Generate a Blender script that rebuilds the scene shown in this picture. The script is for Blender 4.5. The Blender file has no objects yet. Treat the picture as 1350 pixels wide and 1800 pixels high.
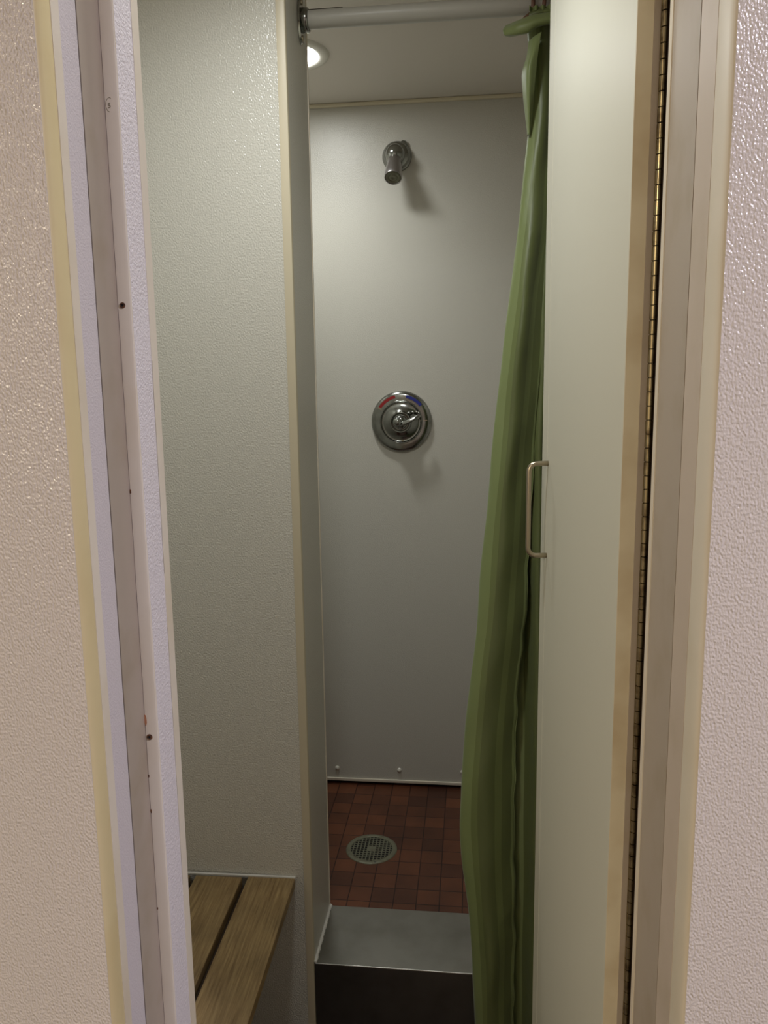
import bpy, bmesh, math, random
from mathutils import Vector, Matrix
import numpy as np
random.seed(4)
S = bpy.context.scene
C = S.collection
PI = math.pi

# ------------------------------------------------------------ camera
EYE = Vector((0, 0, 1.36))
cam = bpy.data.cameras.new('camera'); co = bpy.data.objects.new('camera', cam); C.objects.link(co)
cam.sensor_fit = 'VERTICAL'; cam.sensor_height = 36; cam.lens = 27.6; cam.clip_start = 0.02
right = Vector((0.99381336, 0.11021695, -0.01368288))
down = Vector((0.00391618, -0.15789831, -0.98744761))
fwd = Vector((-0.11099397, 0.98128505, -0.15735308))
co.matrix_world = Matrix(((right.x, -down.x, -fwd.x, EYE.x), (right.y, -down.y, -fwd.y, EYE.y),
                          (right.z, -down.z, -fwd.z, EYE.z), (0, 0, 0, 1)))
S.camera = co
# ------------------------------------------------------------ world, exposure, lights
w = bpy.data.worlds.new('world'); S.world = w; w.use_nodes = True
w.node_tree.nodes['Background'].inputs[0].default_value = (.8, .85, .9, 1)
w.node_tree.nodes['Background'].inputs[1].default_value = .15
S.view_settings.view_transform = 'Standard'; S.view_settings.look = 'None'
S.view_settings.exposure = 0; S.view_settings.gamma = 1; S.view_settings.use_curve_mapping = False

def area(name, loc, size, power, col, rot=(0, 0, 0)):
    l = bpy.data.lights.new(name, 'AREA'); l.shape = 'DISK'; l.size = size; l.energy = power; l.color = col
    o = bpy.data.objects.new(name, l); o.location = loc; o.rotation_euler = rot; C.objects.link(o); return o
def spot(name, loc, size, power, col, angle, blend=1):
    l = bpy.data.lights.new(name, 'SPOT'); l.shadow_soft_size = size; l.energy = power; l.color = col
    l.spot_size = math.radians(angle); l.spot_blend = blend
    o = bpy.data.objects.new(name, l); o.location = loc; C.objects.link(o); return o
area('corridor_lamp_warm', (-2.0, -2.1, 2.42), .22, 80, (1.0, .86, .64))
area('corridor_lamp_cool', (1.35, -.35, 2.42), .22, 46, (.86, .83, 1.0))
spot('changing_lamp', (-.24, 1.05, 2.205), .05, 21, (.98, 1.0, .985), 171)
spot('shower_lamp', (-.4865, 2.215, 2.226), .065, 19, (.98, 1.0, .97), 144)
SHOWER_L = 46           # radiance of the recessed lamp's glass

# ------------------------------------------------------------ helpers
def srgb(r, g, b):
    f = lambda c: (c/255/12.92) if c/255 <= .04045 else ((c/255+.055)/1.055)**2.4
    return (f(r), f(g), f(b), 1)

def tag(o, label=None, cat=None, group=None, kind=None):
    if label: o['label'] = label
    if cat: o['category'] = cat
    if group: o['group'] = group
    if kind: o['kind'] = kind
    return o

def obj(name, bm, mat, parent=None, smooth=False, kind=None, bevel=0):
    bmesh.ops.recalc_face_normals(bm, faces=bm.faces)
    me = bpy.data.meshes.new(name); bm.to_mesh(me); bm.free()
    o = bpy.data.objects.new(name, me); C.objects.link(o)
    for m in (mat if isinstance(mat, list) else [mat]): me.materials.append(m)
    if smooth:
        for p in me.polygons: p.use_smooth = True
    if parent: o.parent = parent
    if bevel:
        b = o.modifiers.new('bevel', 'BEVEL'); b.width = bevel; b.segments = 3; b.limit_method = 'ANGLE'
        for p in me.polygons: p.use_smooth = True
        n = o.modifiers.new('wn', 'WEIGHTED_NORMAL')
    if kind: o['kind'] = kind
    return o

def empty(name, loc=(0, 0, 0), rz=0):
    o = bpy.data.objects.new(name, None); C.objects.link(o); o.location = loc; o.rotation_euler = (0, 0, rz)
    o.empty_display_size = .05; return o

def box(bm, x0, x1, y0, y1, z0, z1):
    v = [bm.verts.new((x, y, z)) for z in (z0, z1) for y in (y0, y1) for x in (x0, x1)]
    for f in ((0, 2, 3, 1), (4, 5, 7, 6), (0, 1, 5, 4), (2, 6, 7, 3), (0, 4, 6, 2), (1, 3, 7, 5)):
        bm.faces.new([v[i] for i in f])
    return bm
def nb(): return bmesh.new()
def bx(*a): return box(nb(), *a)

def split(o, deg=38):
    m = o.modifiers.new('es', 'EDGE_SPLIT'); m.split_angle = math.radians(deg); return o

def prism(bm, pts, z0, z1):
    """vertical extrusion of an (x, y) outline"""
    a = [bm.verts.new((x, y, z0)) for x, y in pts]; b = [bm.verts.new((x, y, z1)) for x, y in pts]
    n = len(pts)
    for i in range(n): bm.faces.new((a[i], a[(i+1) % n], b[(i+1) % n], b[i]))
    bm.faces.new(a); bm.faces.new(b[::-1]); return bm

def lathe(bm, prof, origin=(0, 0, 0), axis=(0, 0, 1), n=48):
    """prof: list of (radius, distance along axis)"""
    ax = Vector(axis).normalized(); t = ax.orthogonal().normalized(); u = ax.cross(t); o = Vector(origin)
    rings = []
    for r, h in prof:
        if r < 1e-6: rings.append([bm.verts.new(o+ax*h)])
        else: rings.append([bm.verts.new(o+ax*h+(t*math.cos(2*PI*k/n)+u*math.sin(2*PI*k/n))*r) for k in range(n)])
    for a, b in zip(rings, rings[1:]):
        if len(a) == 1 and len(b) == 1: continue
        for k in range(n):
            k2 = (k+1) % n
            if len(a) == 1: bm.faces.new((a[0], b[k], b[k2]))
            elif len(b) == 1: bm.faces.new((a[k], b[0], a[k2]))
            else: bm.faces.new((a[k], b[k], b[k2], a[k2]))
    return bm

def tube(bm, pts, r, n=16, closed=False, flat=1.0):
    pts = [Vector(p) for p in pts]; rings = []; N = len(pts); up = None
    rr = r if isinstance(r, (list, tuple)) else [r]*N
    for i, p in enumerate(pts):
        if closed: d = pts[(i+1) % N]-pts[i-1]
        else: d = pts[min(i+1, N-1)]-pts[max(i-1, 0)]
        d.normalize()
        if up is None: up = d.orthogonal().normalized()
        up = (up-d*up.dot(d)).normalized(); s = d.cross(up)
        rings.append([bm.verts.new(p+(up*math.cos(2*PI*k/n)+s*math.sin(2*PI*k/n)*flat)*rr[i]) for k in range(n)])
    for i in range(N if closed else N-1):
        a, b = rings[i], rings[(i+1) % N]
        for k in range(n): bm.faces.new((a[k], a[(k+1) % n], b[(k+1) % n], b[k]))
    if not closed: bm.faces.new(rings[0]); bm.faces.new(rings[-1][::-1])
    return bm

def catmull(P, m):
    """smooth curve through P (list of tuples), m samples per span"""
    P = [np.array(p, float) for p in P]; Q = [2*P[0]-P[1]]+P+[2*P[-1]-P[-2]]; out = []
    for i in range(1, len(Q)-2):
        for k in range(m):
            t = k/m
            out.append(.5*((2*Q[i])+(-Q[i-1]+Q[i+1])*t+(2*Q[i-1]-5*Q[i]+4*Q[i+1]-Q[i+2])*t*t+(-Q[i-1]+3*Q[i]-3*Q[i+1]+Q[i+2])*t**3))
    out.append(P[-1]); return out

# ------------------------------------------------------------ materials
def mat(name, col, rough=.5, metal=0, bump=None, spec=.5, var=None):
    """bump=(noise scale, distance, detail, zstretch); var=(scale, colour2, lo, hi)"""
    m = bpy.data.materials.new(name); m.use_nodes = True; nt = m.node_tree; N = nt.nodes; L = nt.links
    b = N['Principled BSDF']; b.inputs['Base Color'].default_value = col; b.inputs['Roughness'].default_value = rough
    b.inputs['Metallic'].default_value = metal; b.inputs['Specular IOR Level'].default_value = spec
    tc = N.new('ShaderNodeTexCoord')
    if bump:
        mp = N.new('ShaderNodeMapping'); L.new(tc.outputs['Object'], mp.inputs[0])
        mp.inputs['Scale'].default_value = (1, 1, bump[3] if len(bump) > 3 else 1)
        n = N.new('ShaderNodeTexNoise'); n.inputs['Scale'].default_value = bump[0]; n.inputs['Detail'].default_value = bump[2]
        L.new(mp.outputs[0], n.inputs['Vector'])
        bp = N.new('ShaderNodeBump'); bp.inputs['Strength'].default_value = 1; bp.inputs['Distance'].default_value = bump[1]
        L.new(n.outputs['Fac'], bp.inputs['Height']); L.new(bp.outputs[0], b.inputs['Normal'])
    if var:
        n2 = N.new('ShaderNodeTexNoise'); n2.inputs['Scale'].default_value = var[0]; n2.inputs['Detail'].default_value = 4
        L.new(tc.outputs['Object'], n2.inputs['Vector'])
        mr = N.new('ShaderNodeMapRange'); mr.inputs[1].default_value = var[2]; mr.inputs[2].default_value = var[3]
        L.new(n2.outputs['Fac'], mr.inputs[0])
        mx = N.new('ShaderNodeMix'); mx.data_type = 'RGBA'; L.new(mr.outputs[0], mx.inputs[0])
        mx.inputs[6].default_value = col; mx.inputs[7].default_value = var[1]; L.new(mx.outputs[2], b.inputs['Base Color'])
    return m

M = {}
M['pebble'] = mat('pebbled white wall panel', srgb(204, 197, 190), .18, bump=(560, .0012, .6, .7), spec=.5)
M['pebble_far'] = mat('pebbled cabin wall panel', srgb(214, 212, 202), .20, bump=(360, .0013, .8, .8), spec=.5)
M['smooth_wall'] = mat('shower wall panel', srgb(200, 197, 187), .34, bump=(300, .0006, 2), spec=.5)
M['ceiling'] = mat('shower ceiling panel', srgb(214, 207, 196), .6, bump=(240, .0002, 2))
M['beige'] = mat('beige plastic trim', srgb(216, 200, 154), .4, var=(9, srgb(208, 190, 142), .45, .75))
M['bead'] = mat('pale beige corner bead', srgb(208, 198, 172), .4)
M['cream'] = mat('cream plastic trim', srgb(222, 213, 196), .4, var=(7, srgb(212, 200, 176), .45, .75))
M['lilac'] = mat('pale lilac white laminate', srgb(206, 199, 201), .42, bump=(500, .0005, 2))
M['lilac_peb'] = mat('pale lilac pebbled laminate', srgb(224, 218, 221), .42, bump=(420, .0010, 1))
M['taupe'] = mat('taupe jamb laminate', srgb(172, 160, 146), .45, var=(16, srgb(160, 146, 126), .5, .8))
M['sand'] = mat('sand coloured reveal', srgb(196, 182, 168), .42, var=(14, srgb(186, 172, 154), .5, .8))
M['door'] = mat('smooth off-white door laminate', srgb(202, 200, 184), .45, bump=(18, .0004, 1, .3))
M['edge'] = mat('beige door edge', srgb(218, 208, 182), .42, var=(8, srgb(186, 166, 130), .45, .75))
M['gap'] = mat('dark gap', srgb(52, 36, 24), .9)
M['chrome'] = mat('worn chrome', srgb(158, 160, 156), .15, 1, var=(30, srgb(134, 134, 128), .4, .7))
M['dull_chrome'] = mat('dull chrome', srgb(176, 172, 172), .36, 1)
M['nickel'] = mat('brushed nickel', srgb(176, 166, 146), .30, 1)
M['brass'] = mat('aged brass', srgb(152, 140, 110), .25, 1, var=(70, srgb(112, 98, 74), .5, .65))
M['steel'] = mat('dull stainless steel', srgb(150, 148, 142), .34, 1, bump=(40, .0002, 3), var=(14, srgb(138, 136, 130), .42, .68))
M['rod'] = mat('white painted rod', srgb(196, 196, 190), .35)
M['caulk'] = mat('white caulk', srgb(215, 212, 204), .6, bump=(160, .001, 2))
M['white_plastic'] = mat('white plastic', srgb(225, 222, 210), .35)
M['drain'] = mat('grey metal drain grate', srgb(118, 118, 98), .5, .3, var=(60, srgb(104, 98, 80), .45, .7))
M['black'] = mat('dark void', (.004, .004, .004, 1), .9)
M['red'] = mat('red paint', srgb(150, 30, 34), .4)
M['blue'] = mat('blue paint', srgb(34, 44, 130), .4)
M['ring'] = mat('brown plastic curtain ring', srgb(116, 82, 64), .4)
M['rust'] = mat('rusty hole edge', srgb(120, 82, 52), .8, var=(300, srgb(60, 36, 24), .4, .6))
M['chip'] = mat('chipped orange brown core', srgb(176, 122, 88), .8)
M['corridor'] = mat('corridor wall', srgb(196, 190, 182), .6)
M['vinyl'] = mat('corridor floor', srgb(74, 62, 54), .5)
M['pencil'] = mat('pencil line', srgb(142, 136, 116), .8)

def emis(name, col, s):
    m = bpy.data.materials.new(name); m.use_nodes = True; N = m.node_tree.nodes
    b = N['Principled BSDF']; b.inputs['Base Color'].default_value = (.8, .8, .8, 1)
    b.inputs['Emission Color'].default_value = col; b.inputs['Emission Strength'].default_value = s
    return m
M['lamp'] = emis('lit lamp glass', (.98, 1.0, .98, 1), SHOWER_L)

def tiles():
    m = bpy.data.materials.new('red brown quarry tile'); m.use_nodes = True; nt = m.node_tree; N = nt.nodes; L = nt.links
    b = N['Principled BSDF']; b.inputs['Roughness'].default_value = .42
    tc = N.new('ShaderNodeTexCoord'); mp = N.new('ShaderNodeMapping'); L.new(tc.outputs['Object'], mp.inputs[0])
    mp.inputs['Location'].default_value = (.021, .012, 0)
    br = N.new('ShaderNodeTexBrick'); L.new(mp.outputs[0], br.inputs['Vector'])
    br.offset = 0.0; br.squash = 1.0
    br.inputs['Scale'].default_value = 1; br.inputs['Brick Width'].default_value = .0635; br.inputs['Row Height'].default_value = .0635
    br.inputs['Mortar Size'].default_value = .0016; br.inputs['Mortar Smooth'].default_value = .3
    br.inputs['Color1'].default_value = srgb(110, 64, 40); br.inputs['Color2'].default_value = srgb(76, 43, 29)
    br.inputs['Mortar'].default_value = srgb(48, 26, 20); br.inputs['Bias'].default_value = 0
    n = N.new('ShaderNodeTexNoise'); n.inputs['Scale'].default_value = 9; n.inputs['Detail'].default_value = 5
    L.new(tc.outputs['Object'], n.inputs['Vector'])
    mr = N.new('ShaderNodeMapRange'); mr.inputs[1].default_value = .35; mr.inputs[2].default_value = .7; mr.inputs[3].default_value = .7; mr.inputs[4].default_value = 1.1
    L.new(n.outputs['Fac'], mr.inputs[0])
    mx = N.new('ShaderNodeMix'); mx.data_type = 'RGBA'; mx.blend_type = 'MULTIPLY'; mx.inputs[0].default_value = 1
    L.new(br.outputs['Color'], mx.inputs[6]); L.new(mr.outputs[0], mx.inputs[7]); L.new(mx.outputs[2], b.inputs['Base Color'])
    bp = N.new('ShaderNodeBump'); bp.inputs['Distance'].default_value = .001; bp.inputs['Strength'].default_value = .7; bp.invert = True
    L.new(br.outputs['Fac'], bp.inputs['Height']); L.new(bp.outputs[0], b.inputs['Normal'])
    return m
M['tile'] = tiles()

def wood():
    m = bpy.data.materials.new('weathered teak'); m.use_nodes = True; nt = m.node_tree; N = nt.nodes; L = nt.links
    b = N['Principled BSDF']; b.inputs['Roughness'].default_value = .5
    tc = N.new('ShaderNodeTexCoord'); oi = N.new('ShaderNodeObjectInfo')
    ad = N.new('ShaderNodeVectorMath'); ad.operation = 'ADD'; L.new(tc.outputs['Object'], ad.inputs[0])
    sc = N.new('ShaderNodeVectorMath'); sc.operation = 'SCALE'; L.new(oi.outputs['Location'], sc.inputs[0]); sc.inputs['Scale'].default_value = 7
    L.new(sc.outputs[0], ad.inputs[1])
    mp = N.new('ShaderNodeMapping'); L.new(ad.outputs[0], mp.inputs[0]); mp.inputs['Scale'].default_value = (190, 9, 190)
    n = N.new('ShaderNodeTexNoise'); n.inputs['Scale'].default_value = 1; n.inputs['Detail'].default_value = 6; n.inputs['Roughness'].default_value = .65
    L.new(mp.outputs[0], n.inputs['Vector'])
    cr = N.new('ShaderNodeValToRGB'); L.new(n.outputs['Fac'], cr.inputs[0])
    e = cr.color_ramp.elements; e[0].position = .3; e[0].color = srgb(112, 88, 54); e[1].position = .72; e[1].color = srgb(164, 140, 96)
    n2 = N.new('ShaderNodeTexNoise'); n2.inputs['Scale'].default_value = 9; n2.inputs['Detail'].default_value = 4; L.new(ad.outputs[0], n2.inputs['Vector'])
    mr = N.new('ShaderNodeMapRange'); mr.inputs[1].default_value = .35; mr.inputs[2].default_value = .7; mr.inputs[3].default_value = .72; mr.inputs[4].default_value = 1.15
    L.new(n2.outputs['Fac'], mr.inputs[0])
    mx = N.new('ShaderNodeMix'); mx.data_type = 'RGBA'; mx.blend_type = 'MULTIPLY'; mx.inputs[0].default_value = 1
    L.new(cr.outputs[0], mx.inputs[6]); L.new(mr.outputs[0], mx.inputs[7]); L.new(mx.outputs[2], b.inputs['Base Color'])
    bp = N.new('ShaderNodeBump'); bp.inputs['Distance'].default_value = .0006; L.new(n.outputs['Fac'], bp.inputs['Height']); L.new(bp.outputs[0], b.inputs['Normal'])
    return m
M['wood'] = wood(); M['blocker_wood'] = mat('dark light-blocking timber', srgb(58, 42, 28), .7)
M['dark_floor'] = mat('dark brown floor coating', srgb(58, 42, 36), .5, var=(12, srgb(44, 30, 26), .4, .7))

def fabric():
    m = bpy.data.materials.new('green satin curtain'); m.use_nodes = True; nt = m.node_tree; N = nt.nodes; L = nt.links
    b = N['Principled BSDF']; b.inputs['Roughness'].default_value = .42; b.inputs['Sheen Weight'].default_value = .25
    b.inputs['Sheen Roughness'].default_value = .4
    uv = N.new('ShaderNodeUVMap'); sp = N.new('ShaderNodeSeparateXYZ'); L.new(uv.outputs[0], sp.inputs[0])
    cr = N.new('ShaderNodeValToRGB'); cr.color_ramp.interpolation = 'CONSTANT'
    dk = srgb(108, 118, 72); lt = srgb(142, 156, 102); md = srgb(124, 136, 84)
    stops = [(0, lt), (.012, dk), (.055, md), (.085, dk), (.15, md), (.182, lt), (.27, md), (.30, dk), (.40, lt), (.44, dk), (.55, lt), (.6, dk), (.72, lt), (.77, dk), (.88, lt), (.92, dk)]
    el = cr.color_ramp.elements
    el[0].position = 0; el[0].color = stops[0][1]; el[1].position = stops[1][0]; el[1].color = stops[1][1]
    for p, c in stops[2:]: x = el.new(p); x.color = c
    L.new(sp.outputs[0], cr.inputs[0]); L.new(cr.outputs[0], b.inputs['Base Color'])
    n = N.new('ShaderNodeTexNoise'); n.inputs['Scale'].default_value = 22; n.inputs['Detail'].default_value = 3
    tc = N.new('ShaderNodeTexCoord'); mp = N.new('ShaderNodeMapping'); mp.inputs['Scale'].default_value = (1, 1, .45)
    L.new(tc.outputs['Object'], mp.inputs[0]); L.new(mp.outputs[0], n.inputs['Vector'])
    bp = N.new('ShaderNodeBump'); bp.inputs['Distance'].default_value = .006; bp.inputs['Strength'].default_value = .5
    L.new(n.outputs['Fac'], bp.inputs['Height']); L.new(bp.outputs[0], b.inputs['Normal'])
    tr = N.new('ShaderNodeBsdfTranslucent'); L.new(cr.outputs[0], tr.inputs[0])
    ms = N.new('ShaderNodeMixShader'); ms.inputs[0].default_value = .14
    L.new(b.outputs[0], ms.inputs[1]); L.new(tr.outputs[0], ms.inputs[2]); L.new(ms.outputs[0], N['Material Output'].inputs[0])
    return m
M['fabric'] = fabric()

# ------------------------------------------------------------ dimensions
XL, XR = -.3402, .1864        # reveals of the stall doorway
YF = .63                      # corridor face of the stall front
JX = -.3357                   # side face of the partition at the shower opening
Y1, Y2 = 1.50, 1.695          # front and back of that partition
YB = 2.60                     # shower back wall
ZC = 2.238                    # cabin ceiling
ZF, ZS = -.08, -.045          # floor of the changing area, floor of the shower
CL, CR = -.95, .31            # cabin side walls
SL = -.80                     # shower's left wall
ST = dict(kind='structure')

# ------------------------------------------------------------ shell
obj('floor_shower', bx(SL, CR, Y2-.01, YB+.05, ZS-.05, ZS), M['tile'], **ST)
obj('floor_changing', bx(CL, CR, .60, Y2-.01, ZF-.05, ZF), M['dark_floor'], **ST)
obj('floor_corridor', bx(-2.9, 2.2, -2.9, .60, ZF-.05, ZF), M['vinyl'], **ST)
obj('ceiling_shower', bx(SL, CR, Y2, YB+.05, ZC, ZC+.04), M['ceiling'], **ST)
obj('ceiling_changing', bx(CL, CR, .745, Y2, ZC, ZC+.04), M['ceiling'], **ST)
obj('ceiling_corridor', bx(-2.9, 2.2, -2.9, .63, 2.46, 2.50), M['corridor'], **ST)
obj('wall_corridor_back', bx(-2.9, 2.2, -2.95, -2.9, ZF, 2.46), M['corridor'], **ST)
obj('wall_corridor_left', bx(-2.95, -2.9, -2.9, YF, ZF, 2.46), M['corridor'], **ST)
obj('wall_corridor_right', bx(2.2, 2.25, -2.9, YF, ZF, 2.46), M['corridor'], **ST)
wb = obj('wall_back', bx(SL, CR, YB, YB+.04, -.033, ZC), M['smooth_wall'], **ST)
obj('lip', bx(SL, CR, YB-.006, YB, -.033, -.022), M['cream'], wb, bevel=.002)
obj('backing', bx(SL, CR, YB+.012, YB+.04, ZS-.02, -.033), M['black'], wb)
for k in range(5):
    x = -.4753+(k-1)*.2234
    obj('rivet', lathe(nb(), [(.0078, 0), (.0078, .002), (.0066, .0048), (.004, .0066), (0, .0074)], (x, YB, .013+.001*k), (0, -1, 0), 20), M['white_plastic'], wb, True)
obj('trim_1', prism(nb(), [(SL, YB), (SL, YB-.012), (CR, YB-.012), (CR, YB)], ZC-.012, ZC), M['bead'], bevel=.004, **ST)
obj('wall_shower_left', bx(SL-.04, SL, Y2, YB, ZS, ZC), M['smooth_wall'], **ST)
obj('wall_shower_right', bx(CR, CR+.04, Y1, YB, ZF, ZC), M['smooth_wall'], **ST)
obj('wall_left', bx(CL-.04, CL, .745, Y2, ZF, ZC), M['pebble_far'], **ST)
obj('wall_right', bx(CR, CR+.04, .84, Y1, ZF, ZC), M['pebble_far'], **ST)

# partition between bench and shower
wp = obj('wall_partition', bx(CL, JX-.0165, Y1, Y2, ZF, ZC), M['pebble_far'], **ST)
obj('side_panel', bx(JX-.0165, JX-.0006, Y1+.008, Y2-.0045, ZF, ZC), M['smooth_wall'], wp)
split(obj('corner_trim', prism(nb(), [(JX-.0165, Y1-.0015), (JX-.004, Y1-.0015), (JX-.0008, Y1-.0002), (JX, Y1+.003), (JX, Y1+.0085), (JX-.0165, Y1+.0085)], ZF, ZC), M['bead'], wp, True))
obj('edge_bead', bx(JX-.0165, JX+.0012, Y2-.0045, Y2+.001, .12, ZC), M['cream'], wp, bevel=.0015)

# stall front, left of the doorway
wl = obj('wall_front_left', prism(nb(), [(-2.9, YF), (XL, YF), (XL, YF+.002), (XL-.004, YF+.002), (XL-.004, .745), (-2.9, .745)], ZF, 2.46), M['pebble'], **ST)
split(obj('corner_trim', prism(nb(), [(XL-.004, YF+.002), (XL-.0002, YF+.0004), (XL+.0006, YF+.0012), (XL+.0014, YF+.003), (XL+.0019, YF+.006), (XL+.0020, YF+.011), (XL+.0017, YF+.017), (XL+.0011, YF+.022), (XL+.0003, .6565), (XL-.004, .6565)], ZF, 2.2), M['beige'], wl, True))
obj('corner_edge', prism(nb(), [(XL-.004, .6565), (XL+.0008, .6565), (XL+.0002, .671), (XL-.004, .671)], ZF, 2.2), M['cream'], wl)
obj('reveal', bx(XL-.004, XL, .671, .7010, ZF, 2.2), M['lilac'], wl)
obj('header', bx(XL-.004, XR, YF, .80, 2.2, 2.46), M['pebble'], wl)
obj('seam', bx(XL-.004, XL-.0012, 0.7008, .7041, ZF, 2.2), M['gap'], wl)
jl = obj('door_jamb', bx(XL-.03, XL-.0004, .7040, .7476, ZF, 2.2), M['taupe'], **ST)
jl.name = 'trim_2'
# stop post
XS = -.3274
post = obj('trim_3', prism(nb(), [(CL+.3, .7476), (XL-.002, .7476), (XS-.0016, .7476), (XS-.0004, .7482), (XS, .7497), (XS, .7893), (CL+.3, .7893)], ZF, 2.2), M['lilac_peb'], **ST)
# front of the post carries a cream strip
split(obj('face_strip', prism(nb(), [(XL+.0002, .7470), (XS-.0028, .7468), (XS-.0006, .7478), (XS+.0002, .7497), (XS-.001, .751), (XL+.0002, .751)], ZF, 2.2), M['cream'], post, True))
# edge bead of the post; a hairline joint is open over part of its height
for z0, z1, g in ((ZF, .80, 0), (.80, 1.105, .0006), (1.105, 1.165, 0), (1.165, 1.39, .0008), (1.39, 2.2, 0)):
    if g: obj('open_joint', bx(CL+.3, XS-.0004, .7890, .7893+g+.0002, z0, z1), M['gap'], post)
    obj('edge_bead', prism(nb(), [(CL+.3, .7893+g), (XS+.0004, .7893+g), (XS+.0008, .8045), (XS-.0008, .8085), (XS-.005, .81), (CL+.3, .81)], z0, z1), M['beige' if 0 else 'cream'], post)
for x, z, s in ((-.3355, 1.4411, .0025), (-.3362, .9992, .0028)):
    o = obj('screw_hole', lathe(nb(), [(0, .0006), (s*.45, .0007), (s*.5, .0012), (s, .0013), (s*1.15, .0006), (s*1.15, 0)], (x, .7471, z), (0, -1, 0), 14), [M['rust'], M['black']], post)
    for p in o.data.polygons:
        if (p.center-Vector((x, p.center.y, z))).length < s*.52: p.material_index = 1
    o.scale = (1, 1, 1)
for x, z, w_, h in ((-.3396, 1.018, .0016, .012), (-.3398, 1.26, .0009, .005), (-.3399, .955, .0007, .004), (-.3399, .915, .0008, .005), (-.3398, .80, .0008, .003), (-.339, 1.72, .0006, .004)):
    bm = nb(); pts = []
    for k in range(10):
        a = 2*PI*k/10; pts.append((x+w_*math.cos(a)*random.uniform(.7, 1.1), z+h*.5*math.sin(a)*random.uniform(.8, 1.1)))
    a_ = [bm.verts.new((p, .7466, q)) for p, q in pts]; b_ = [bm.verts.new((p, .7476, q)) for p, q in pts]
    bm.faces.new(a_)
    for k in range(10): bm.faces.new((a_[k], b_[k], b_[(k+1) % 10], a_[(k+1) % 10]))
    obj('chip', bm, M['chip'] if h > .01 else M['rust'], post)
# a faint pencilled 5 inside a ring
cu = bpy.data.curves.new('pencil_five', 'FONT'); cu.body = '5'; cu.size = .0062; cu.extrude = .0001
t_ = bpy.data.objects.new('tmp', cu); C.objects.link(t_); bpy.context.view_layer.update()
me = bpy.data.meshes.new_from_object(t_); bpy.data.objects.remove(t_)
me.materials.clear(); me.materials.append(M['pencil'])
o = bpy.data.objects.new('pencil_five', me); C.objects.link(o); o.rotation_euler = (PI/2, 0, 0); o.location = (-.3372, .7466, 1.6195); o.parent = post
obj('pencil_ring', tube(nb(), [(-.3355+.0036*math.cos(a), .7468, 1.6222+.0062*math.sin(a)) for a in [PI*(.35+1.15*k/14) for k in range(15)]], .0002, 6), M['pencil'], post)

# stall front, right of the doorway
wr = obj('wall_front_right', prism(nb(), [(2.2, YF), (XR, YF), (XR, YF+.002), (XR+.006, YF+.002), (XR+.006, .745), (2.2, .745)], ZF, 2.46), M['pebble'], **ST)
split(obj('corner_trim', prism(nb(), [(XR+.006, YF+.002), (XR+.0002, YF+.0004), (XR-.0008, YF+.0010), (XR-.0018, YF+.0026), (XR-.0026, YF+.0055), (XR-.0029, YF+.010), (XR-.0030, YF+.018), (XR-.0027, YF+.028), (XR-.0018, YF+.038), (XR-.0004, YF+.046), (XR+.0004, .679), (XR+.006, .679)], ZF, 2.2), M['cream'], wr, True))
obj('reveal', bx(XR, XR+.006, .679, .7266, ZF, 2.2), M['sand'], wr)
obj('seam', bx(XR+.0012, XR+.006, .7262, .7306, ZF, 2.2), M['gap'], wr)
jr = obj('trim_4', prism(nb(), [(XR+.0004, .7305), (XR+.0004, .8255), (XR+.0012, .8262), (XR+.035, .8262), (XR+.035, .7305)], ZF, 2.2), M['taupe'], **ST)
obj('jamb_edge', prism(nb(), [(XR-.0006, .8262), (XR-.0006, .8385), (XR+.0006, .8400), (XR+.035, .8400), (XR+.035, .8262)], ZF, 2.2), M['cream'], jr)
obj('backing', bx(XR+.035, CR+.04, .745, .84, ZF, 2.2), M['taupe'], jr)

# ------------------------------------------------------------ door with piano hinge and pull
P0 = Vector((.1610, .868, 0)); P1 = Vector((.1192, 1.352, 0))    # corridor-side face of the open leaf
dv = (P1-P0); WD = dv.length; ang = math.atan2(dv.y, dv.x)
door = empty('door_1', (P0.x, P0.y, ZF)); door.rotation_euler = (0, 0, ang); door['kind'] = 'structure'
# local: +x along the leaf, -y = thickness (to the right of the leaf)
TH = .0215
def dl(o): return o
obj('leaf', bx(.0012, WD-.0015, -TH, 0, .03, 2.2), M['door'], door, bevel=.0006)
obj('edge_band', bx(0, .0012, -TH, -.0002, .03, 2.2), M['edge'], door)
obj('edge_band', bx(WD-.0015, WD+.0004, -TH, .0004, .03, 2.2), M['door'], door, bevel=.0005)
obj('lipping', bx(WD-.0440, WD-.0015, -.002, .0003, .03, 2.2), M['door'], door, bevel=.0003)
bm = nb(); hx, hy = -.0045, -.0262; z = .04; k = 0
while z < 2.19:
    lathe(bm, [(0, z), (.0036, z), (.0042, z+.0004), (.0042, z+.0139), (.0036, z+.0143), (0, z+.0143)], (hx, hy, 0), (0, 0, 1), 16)
    z += .0148; k += 1
tube(bm, [(hx, hy, .04), (hx, hy, 2.19)], .0030, 10)
hg = obj('piano_hinge', bm, M['brass'], door, True)
em = hg.modifiers.new('es', 'EDGE_SPLIT'); em.split_angle = .6
obj('hinge_leaf', bx(-.0016, 0.0, -.0262, -.0165, .04, 2.19), M['taupe'], hg)
obj('hinge_leaf', bx(-.020, hx, -.0300, -.0288, .04, 2.19), M['gap'], hg)
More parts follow.
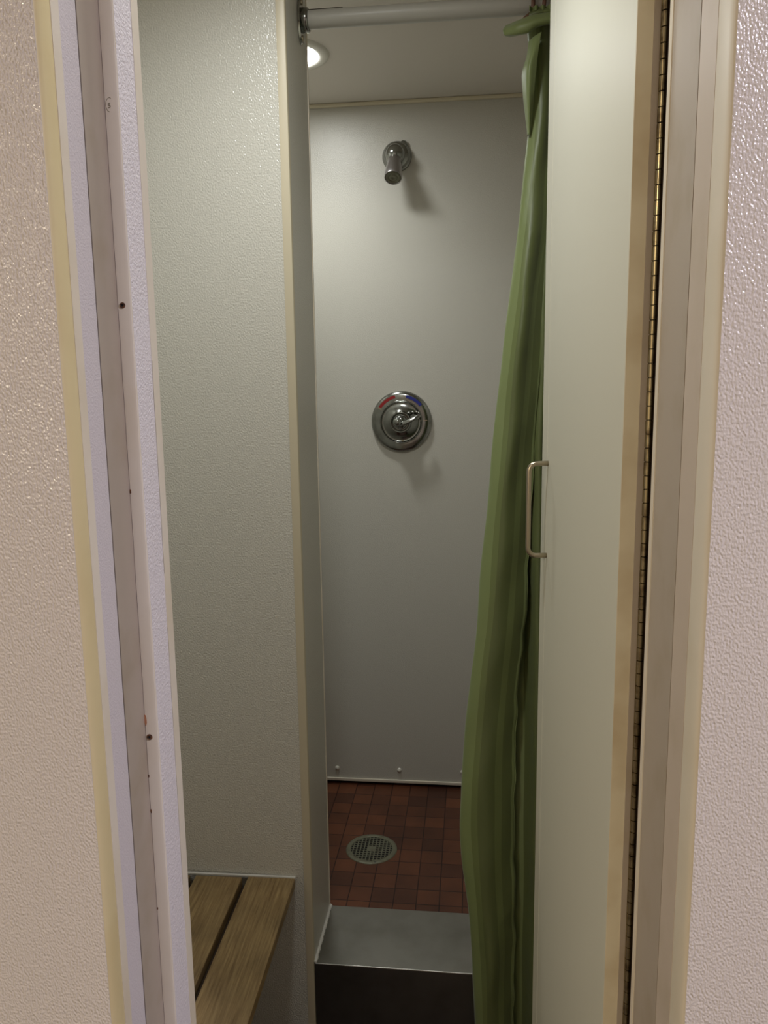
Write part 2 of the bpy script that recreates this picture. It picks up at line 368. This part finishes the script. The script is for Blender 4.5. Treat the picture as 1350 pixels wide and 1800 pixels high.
# pull handle
def loc(p):
    v = Vector(p)-Vector((P0.x, P0.y, ZF)); u = dv.normalized(); n = Vector((-u.y, u.x, 0))
    return Vector((v.dot(u), v.dot(n), v.z))
a = loc((.1254, 1.2985, 1.2332)); b = loc((.1246, 1.2985, 1.0800))
so, cr_ = .031, .013
pts = [(a.x, -.002, a.z), (a.x, so-cr_, a.z)]
pts += [(a.x, so-cr_+cr_*math.sin(t), a.z-cr_+cr_*math.cos(t)) for t in [PI/2*k/8 for k in range(1, 9)]]
pts += [(a.x, so, a.z-cr_-(a.z-b.z-2*cr_)*k/6) for k in range(1, 6)]
pts += [(a.x, so-cr_+cr_*math.cos(t), b.z+cr_-cr_*math.sin(t)) for t in [PI/2*k/8 for k in range(0, 9)]]
pts += [(a.x, -.002, b.z)]
obj('door_handle', tube(nb(), pts, .0042, 16), M['nickel'], door, True)

# ------------------------------------------------------------ shower curb
curb = empty('shower_curb', ((JX+CR)/2, Y1, ZF))
tag(curb, 'dull stainless steel curb across the shower opening', 'curb')
bm = bx(JX-(JX+CR)/2, CR-(JX+CR)/2, 0, Y2-Y1, 0, .1275-ZF)
obj('steel_cap', bm, M['steel'], curb, bevel=.0022)
bm = nb(); pts = []
for k in range(40):
    t = k/39; pts.append((JX-(JX+CR)/2+.002, .002+t*(Y2-Y1-.004), .1275-ZF+.001+random.uniform(-.0006, .0006)))
obj('caulk_line', tube(bm, pts, [.0035+random.uniform(-.0009, .0012) for _ in pts], 8), M['caulk'], curb, True)
pts = [(JX-(JX+CR)/2+.0015, -.001+random.uniform(-.0005, .0005), .1275-ZF-.006*k) for k in range(1, 4)]

# ------------------------------------------------------------ drain
dr = empty('floor_drain', (-.3025, 2.205, ZS))
tag(dr, 'round grey metal grate in the red-brown shower floor', 'drain')
obj('frame_ring', lathe(nb(), [(.0630, .0), (.0630, .0022), (.066, .0032), (.0745, .0030), (.0785, .0012), (.0790, 0)], n=64), M['drain'], dr, True)
bm = nb(); R = .0635; p = .0112; hw = .0017
for ax in (0, 1):
    for k in range(-5, 6):
        c = k*p+p/2*0; half = math.sqrt(max(R*R-c*c, 0))
        if half < .01: continue
        h = .0016 if ax else .0018
        if ax: box(bm, -half, half, c-hw, c+hw, .0002, h)
        else: box(bm, c-hw, c+hw, -half, half, .0002, h)
obj('grate_bars', bm, M['drain'], dr)
obj('centre_plate', bx(-.0145, .0145, -.0145, .0145, .0004, .0024), M['drain'], dr, bevel=.002)
obj('sump', lathe(nb(), [(0, .0003), (.064, .0003)], n=48), M['black'], dr)
for sx, sy in ((-.02, .0705), (.02, -.0705)):
    obj('screw', lathe(nb(), [(.003, .0028), (.0028, .0038), (0, .0040)], (sx, sy, 0), n=12), M['chrome'], dr, True)

# ------------------------------------------------------------ shower head
hd = empty('wall_shower', (-.2372, YB, 2.0723))
tag(hd, 'short chrome shower head with round wall flange above the valve', 'shower head')
FN = 56
obj('flange', lathe(nb(), [(.046, 0), (.0465, .004), (.044, .009), (.0405, .011), (.0395, .022), (.0385, .026), (.034, .030), (.024, .034), (0, .036)], axis=(0, -1, 0), n=FN), M['chrome'], hd, True)
obj('set_screw', lathe(nb(), [(.010, 0), (.012, .006), (.011, .010), (.006, .014), (0, .015)], (.020, -.006, .032), (.5, -.6, .6), 20), M['chrome'], hd, True)
obj('ball_joint', lathe(nb(), [(.0, -.030)]+[(.030*math.sin(t), -.030*math.cos(t)) for t in [PI*k/16 for k in range(1, 16)]]+[(0, .030)], (-.002, -.046, -.004), (0, -.6, -.8), 36), M['chrome'], hd, True)
ax = Vector((-.02, -.50, -.80)).normalized()
o0 = Vector((-.002, -.050, -.010))
obj('head_body', lathe(nb(), [(0, 0), (.019, .002), (.0195, .022), (.021, .030), (.0235, .045), (.026, .066), (.0272, .080), (.0272, .088), (.0262, .0905), (.0245, .0885), (.0240, .086), (0, .086)], o0, ax, 40), M['dull_chrome'], hd, True)
obj('spray_face', lathe(nb(), [(.0238, .0865), (.0225, .0885), (.014, .0890), (.0135, .0870), (.0125, .0870), (.012, .0895), (.004, .090), (.0036, .088), (0, .088)], o0, ax, 36), M['drain'], hd, True)
hd.children[-1]['label'] = 'dull grey nozzle face'

# ------------------------------------------------------------ shower valve
vl = empty('shower_valve', (-.2313, YB, 1.2461))
tag(vl, 'round chrome mixing valve plate with lever and red and blue arcs', 'valve')
obj('escutcheon', lathe(nb(), [(.0995, 0), (.1, .004), (.0985, .010), (.0945, .015), (.088, .0178), (.074, .0182), (.0705, .0185)], axis=(0, -1, 0), n=96), M['chrome'], vl, True)
obj('inner_disc', lathe(nb(), [(.0705, .0165), (.0702, .0225), (.0690, .0240), (.0670, .0235), (.0655, .0195), (.058, .020), (.036, .0290), (.034, .031), (0, .031)], axis=(0, -1, 0), n=96), M['chrome'], vl, True)
def arc(a0, a1, r0, r1, y, n=24):
    bm = nb(); V = []
    for k in range(n+1):
        t = math.radians(a0+(a1-a0)*k/n)
        V.append([bm.verts.new((r*math.cos(t), yy, r*math.sin(t))) for r, yy in ((r0, y), (r1, y), (r1, y+.002), (r0, y+.002))])
    for A, B in zip(V, V[1:]):
        for j in range(4): bm.faces.new((A[j], A[(j+1) % 4], B[(j+1) % 4], B[j]))
    bm.faces.new(V[0]); bm.faces.new(V[-1][::-1]); return bm
e1 = obj('hot_arc', arc(103, 146, .0790, .0885, -.0192), M['red'], vl); e1['label'] = 'red arc'
e2 = obj('cold_arc', arc(39, 78, .0790, .0885, -.0192), M['blue'], vl); e2['label'] = 'blue arc'
obj('arc_border', arc(146, 150, .0750, .0895, -.0190), M['nickel'], vl)
hub = obj('hub', lathe(nb(), [(.036, .029), (.0355, .040), (.034, .048), (.0325, .050), (.030, .049), (.027, .043), (.022, .042), (.0215, .058), (.018, .062), (0, .063)], axis=(0, -1, 0), n=48), M['chrome'], vl, True)
obj('cap', lathe(nb(), [(0, 0), (.012, 0), (.0145, .006), (.014, .012), (.009, .017), (0, .019)], (-.006, -.062, .002), (-.3, -1, 0), 28), M['chrome'], hub, True)
# lever: runs right and a little up
bm = nb(); L_ = [(-.004, -.060, -.006), (.012, -.066, -.003), (.03, -.068, .004), (.046, -.066, .012), (.058, -.062, .018), (.066, -.058, .022)]
tube(bm, L_, [.009, .0095, .0085, .0078, .0088, .0060], 14, flat=.7)
obj('lever', bm, M['chrome'], vl, True)
bm = nb()
for k, (x, z) in enumerate([(.028, .028), (.040, .030), (.052, .030), (.060, .027)]):
    lathe(bm, [(0, 0), (.0045, .001), (.0055, .004), (.004, .008), (0, .009)], (x, -.026-.004*(k % 2), z), (0, -1, .3), 12)
obj('raised_marks', bm, M['chrome'], vl, True)
for a_ in (-90, 3):
    t = math.radians(a_)
    obj('plate_screw', lathe(nb(), [(.0035, 0), (.0033, .0015), (0, .002)], (.0615*math.cos(t)+.004, -.0195, .0615*math.sin(t)), (0, -1, 0), 12), M['nickel'], vl, True)
obj('index_mark', bx(.074, .086, -.0195, -.0175, .003, .0055), M['nickel'], vl)

# ------------------------------------------------------------ recessed light
lt = empty('recessed_light', (-.4865, 2.215, ZC))
tag(lt, 'round recessed downlight in the ceiling behind the partition edge', 'ceiling light')
obj('trim_ring', lathe(nb(), [(.074, -.0005), (.074, -.004), (.080, -.0075), (.093, -.009), (.102, -.006), (.1055, 0)], n=72), M['white_plastic'], lt, True)
obj('lens', lathe(nb(), [(0, -.0035), (.0745, -.0035)], n=64), M['lamp'], lt)

# ------------------------------------------------------------ curtain rod
rodz, rody = 2.066, 1.632
rd = empty('curtain_rod', (JX, rody, rodz))
tag(rd, 'white round rod with chrome end flange across the shower opening', 'curtain rod')
bm = nb(); lathe(bm, [(0, .006), (.0165, .006), (.0165, CR-JX-.006), (0, CR-JX-.006)], axis=(1, 0, 0), n=32)
obj('rod', bm, M['rod'], rd, True).modifiers.new('es', 'EDGE_SPLIT')
obj('rod_seam', bx(.012, .085, -.004, .004, .0162, .0175), M['gap'], rd)
bm = nb(); pts = []
for k in range(40):          # oblong flange plate on the partition face
    a_ = 2*PI*k/40; pts.append((.024*math.cos(a_), .043*math.sin(a_)))
def plate(x0, x1, s):
    A = [bm.verts.new((x0, p*s, q*s)) for p, q in pts]; B = [bm.verts.new((x1, p*s*.94, q*s*.96)) for p, q in pts]
    for k in range(40): bm.faces.new((A[k], A[(k+1) % 40], B[(k+1) % 40], B[k]))
    bm.faces.new(A); bm.faces.new(B[::-1])
plate(0.0005, .004, 1)
fl = obj('flange', bm, M['chrome'], rd, True); fl.modifiers.new('es', 'EDGE_SPLIT')
obj('socket', lathe(nb(), [(.0175, .003), (.022, .004), (.0215, .016), (.0200, .018), (.0166, .018)], axis=(1, 0, 0), n=36), M['chrome'], rd, True)
for s in (-1, 1):
    obj('flange_screw', lathe(nb(), [(.0055, .004), (.005, .006), (.002, .0068), (0, .006)], (0, 0, s*.0325), (1, 0, 0), 16), M['nickel'], rd, True)

# ------------------------------------------------------------ curtain
ROWS = [(2.0465,0.0985,0.1654,1.6150),(2.0073,0.1012,0.1662,1.6150),(1.9659,0.1060,0.1666,1.6100),(1.9163,0.1090,0.1655,1.6100),
(1.8645,0.1080,0.1640,1.6050),(1.8126,0.1020,0.1625,1.6000),(1.7606,0.0961,0.1609,1.5950),(1.6557,0.0852,0.1578,1.5850),
(1.5494,0.0739,0.1414,1.5700),(1.4424,0.0593,0.1345,1.5550),(1.3350,0.0481,0.1281,1.5450),(1.2267,0.0377,0.1201,1.5300),
(1.1172,0.0284,0.1146,1.5200),(1.0077,0.0179,0.1108,1.5050),(0.8976,0.0107,0.1049,1.4900),(0.8107,0.0011,0.0946,1.4800),
(0.7008,-0.0108,0.0889,1.4700),(0.5924,-0.0193,0.0861,1.4550),(0.4892,-0.0223,0.0869,1.4450),(0.4150,-0.0165,0.0873,1.4350),
(0.3235,-0.0049,0.0881,1.4300),(0.2296,0.0034,0.0902,1.4250),(0.1483,0.0071,0.0875,1.4200),(0.0838,0.0097,0.0883,1.4200),(-0.0430,0.0125,0.0862,1.4150)]
zs = np.array([r[0] for r in ROWS])[::-1]
def at(z, i): return float(np.interp(z, zs, np.array([r[i] for r in ROWS])[::-1]))
def section(z):
    h = .02; f = lambda i: (at(z-h, i)+2*at(z, i)+at(z+h, i))/4
    xl, xh, yb = f(1), f(2), f(3); wd = xh-xl
    top = max(0, min(1, (z-1.2)/.8))                      # 1 at the rod
    low = 1-min(1, max(0, (z-.2)/.6))
    xh += .0013*math.sin(z*55)+.0008*math.sin(z*97+1) if z < 1.15 else 0
    bulge = .011+.004*math.sin(z*6)
    P = [(xh, yb+.017), (xl+.74*wd, yb+.004+.006*top), (xl+.44*wd, yb-bulge*.9+.004*low*math.sin(z*19)), (xl+.20*wd, yb-.004), (xl+.015*wd, yb+.008),
         (xl+.10*wd, yb+.030), (xl+.50*wd, yb+.046), (.104+.010*top, yb+.040-.006*math.sin(z*5)), (.130, yb+.012), (.150, yb+.040), (.168, yb+.044),
         (.186, yb+.008), (.205, yb+.042), (.224, yb+.044), (.240, yb+.008), (.258, yb+.040), (.278, yb+.030)]
    if top > 0:                                            # gathered at the rings
        for j in range(7, len(P)): P[j] = (P[j][0]+top*.022 if j < 12 else P[j][0], P[j][1])
    return P
NZ = 190; zt, zb = 2.034, -.055; m_ = 8
bm = nb(); uvl = bm.loops.layers.uv.new('UVMap'); G = []
for i in range(NZ+1):
    z = zb+(zt-zb)*i/NZ; c = catmull(section(z), m_)
    row = []
    for j, q in enumerate(c):
        t = j/m_; yy = q[1]+.0010*math.sin(z*31+t*2.1)+.0008*math.sin(z*13-t*1.3)
        row.append(bm.verts.new((q[0]+.0008*math.sin(z*23+t*1.7), yy, z)))
    G.append(row)
nj = len(G[0])
for i in range(NZ):
    for j in range(nj-1):
        f = bm.faces.new((G[i][j], G[i][j+1], G[i+1][j+1], G[i+1][j]))
        for l, (a_, b_) in zip(f.loops, ((j, i), (j+1, i), (j+1, i+1), (j, i+1))): l[uvl].uv = (a_/(nj-1), b_/NZ)
cur = empty('shower_curtain', (.15, 1.60, ZF+.02))
tag(cur, 'long green striped satin curtain bunched beside the open door', 'curtain')
def to_parent(o, par):
    o.parent = par; o.matrix_parent_inverse = Matrix.Translation(par.location).inverted(); return o
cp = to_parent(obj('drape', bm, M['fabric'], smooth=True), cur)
sm = cp.modifiers.new('s', 'SOLIDIFY'); sm.thickness = .0009; sm.offset = 0
# rolled hem cord along the free edge
hp = [(section(zb+(zt-zb)*k/160)[0][0]+.0008*math.sin((zb+(zt-zb)*k/160)*23), section(zb+(zt-zb)*k/160)[0][1]+.001*math.sin((zb+(zt-zb)*k/160)*31), zb+(zt-zb)*k/160) for k in range(161)]
bm = nb(); tube(bm, hp, .0009, 8); uvl = bm.loops.layers.uv.new('UVMap')
for f in bm.faces:
    for l in f.loops: l[uvl].uv = (.005, .5)
to_parent(obj('side_hem', bm, M['fabric'], smooth=True), cur)

def sheet(name, rows, u0=.05, m=10):
    """a small cloth patch through a grid of points"""
    rr = [catmull(r, m) for r in rows]; cols = [catmull([r[j] for r in rr], m) for j in range(len(rr[0]))]
    bm = nb(); uv = bm.loops.layers.uv.new('UVMap'); V = [[bm.verts.new(tuple(p)) for p in c] for c in cols]
    for i in range(len(V)-1):
        for j in range(len(V[0])-1):
            f = bm.faces.new((V[i][j], V[i+1][j], V[i+1][j+1], V[i][j+1]))
            for l, q in zip(f.loops, (i, i+1, i+1, i)): l[uv].uv = (u0+.05*q/len(V), .5)
    o = to_parent(obj(name, bm, M['fabric'], smooth=True), cur)
    s = o.modifiers.new('s', 'SOLIDIFY'); s.thickness = .0009; s.offset = 0; return o
# header fold sagging to the left of the first ring
YH = 1.592
sheet('header_fold', [
    [(.0598, YH+.018, 2.0243), (.0790, YH+.004, 2.0251), (.0991, YH-.004, 2.0282), (.1193, YH-.008, 2.0301), (.1573, YH-.006, 2.0325)],
    [(.0544, YH+.012, 2.0143), (.0763, YH-.010, 2.0107), (.0974, YH-.018, 2.0110), (.1186, YH-.020, 2.0146), (.1565, YH-.016, 2.0197)],
    [(.0575, YH+.008, 2.0037), (.0777, YH-.006, 1.9988), (.0980, YH-.012, 1.9990), (.1182, YH-.014, 2.0075), (.1571, YH-.012, 2.0127)],
    [(.0674, YH+.020, 2.0050), (.0839, YH+.012, 2.0038), (.1002, YH+.006, 2.0043), (.1193, YH+.000, 2.0114), (.1583, YH+.000, 2.0167)]], .21)
# gathered band between the fold and the ruffled top edge
sheet('header_band', [
    [(.0991, YH-.002, 2.0262), (.1154, YH-.005, 2.0290), (.1316, YH-.006, 2.0300), (.1573, YH-.005, 2.0315)],
    [(.1012, YH-.003, 2.0330), (.1158, YH-.007, 2.0340), (.1316, YH-.008, 2.0345), (.1573, YH-.006, 2.0345)],
    [(.1034, YH+.000, 2.0384), (.1165, YH-.003, 2.0392), (.1318, YH-.004, 2.0397), (.1574, YH-.004, 2.0391)]], .03)
ru = []
for k in range(3):
    ru.append([(.1012+.0062*j, YH-.002*k+(.005 if j % 2 else -.007), 2.0375+.0035*k+(.0009 if j % 2 else -.0006)) for j in range(10)])
sheet('header_ruffle', ru, .19, 6)
# loose flap of the hem below the header
sheet('hem_flap', [
    [(.102, YH+.006, 1.990), (.112, YH-.004, 1.994), (.124, YH-.006, 2.000)],
    [(.098, YH+.004, 1.962), (.108, YH-.012, 1.966), (.120, YH-.010, 1.975)],
    [(.0905, YH+.006, 1.935), (.102, YH-.016, 1.940), (.117, YH-.010, 1.950)],
    [(.0925, YH+.006, 1.900), (.101, YH-.013, 1.900), (.113, YH-.006, 1.905)],
    [(.0975, YH+.008, 1.862), (.103, YH-.006, 1.862), (.110, YH+.002, 1.864)],
    [(.1025, YH+.012, 1.826), (.105, YH+.004, 1.826), (.107, YH+.008, 1.826)]], .19)

# rings
def ring(x, tilt, hook, label):
    r = empty('curtain_ring', (x, rody, rodz-.013)); r.rotation_euler = (0, tilt, 0)
    bm = nb(); tube(bm, [(0, .034*math.cos(a_), .034*math.sin(a_)) for a_ in [2*PI*k/40 for k in range(40)]], .0038, 12, True)
    obj('hoop', bm, M['ring'], r, True)
    obj('hook', tube(nb(), hook, .0030, 10), M['ring'], r, True)
    tag(r, label, 'curtain ring', 'brown rings on the curtain rod'); return r
hk = [(0, -.031, -.012), (0, -.040, -.016), (0, -.044, -.024), (0, -.040, -.030)]
ring(.109, .0, [(0, -.031, -.014), (-.006, -.038, -.018), (-.016, -.040, -.026), (-.024, -.034, -.032)], 'leftmost brown plastic ring holding the green curtain on the white rod')
ring(.129, .10, hk, 'brown plastic ring second from the left on the white curtain rod')
ring(.146, -.06, hk, 'brown plastic curtain ring on the white rod, right beside the door edge')

# ------------------------------------------------------------ bench
bn = empty('slatted_bench', (-.37, Y1-.0015, ZF)); bn.rotation_euler = (0, 0, math.radians(1.2))
tag(bn, 'weathered wooden slatted bench against the pebbled cabin wall', 'bench')
ztop = .330-ZF; LEN = .665
for k in range(5):
    x1 = -.001-k*.1135; x0 = x1-.1015
    o = obj('slat', bx(0, .1015, -LEN, 0, -.022, 0), M['wood'], bn, bevel=.0022)
    o.location = (x0, -.006 if k else -.003, ztop)
for k in range(4):  # added dark strips: block lamp light through the slat gaps and darken them
    obj('gap_blocker', bx(-.001-k*.1135-.1015-.006-.022, -.001-k*.1135-.1015-.006+.022, -LEN+.01, -.01, ztop-.045, ztop-.0222), M['blocker_wood'], bn)
for yy in (-.10, -.56):
    obj('crossbar', bx(-.55, -.09, yy-.02, yy+.02, ztop-.085, ztop-.045), M['wood'], bn, bevel=.002)
obj('bench_leg', bx(-.14, -.10, -.58, -.54, 0, ztop-.085), M['wood'], bn, bevel=.002)
obj('bench_leg', bx(-.14, -.10, -.12, -.08, 0, ztop-.085), M['wood'], bn, bevel=.002)
obj('caulk_line', bx(-.56, .0, -.004, .0012, ztop-.001, ztop+.0022), M['caulk'], bn)
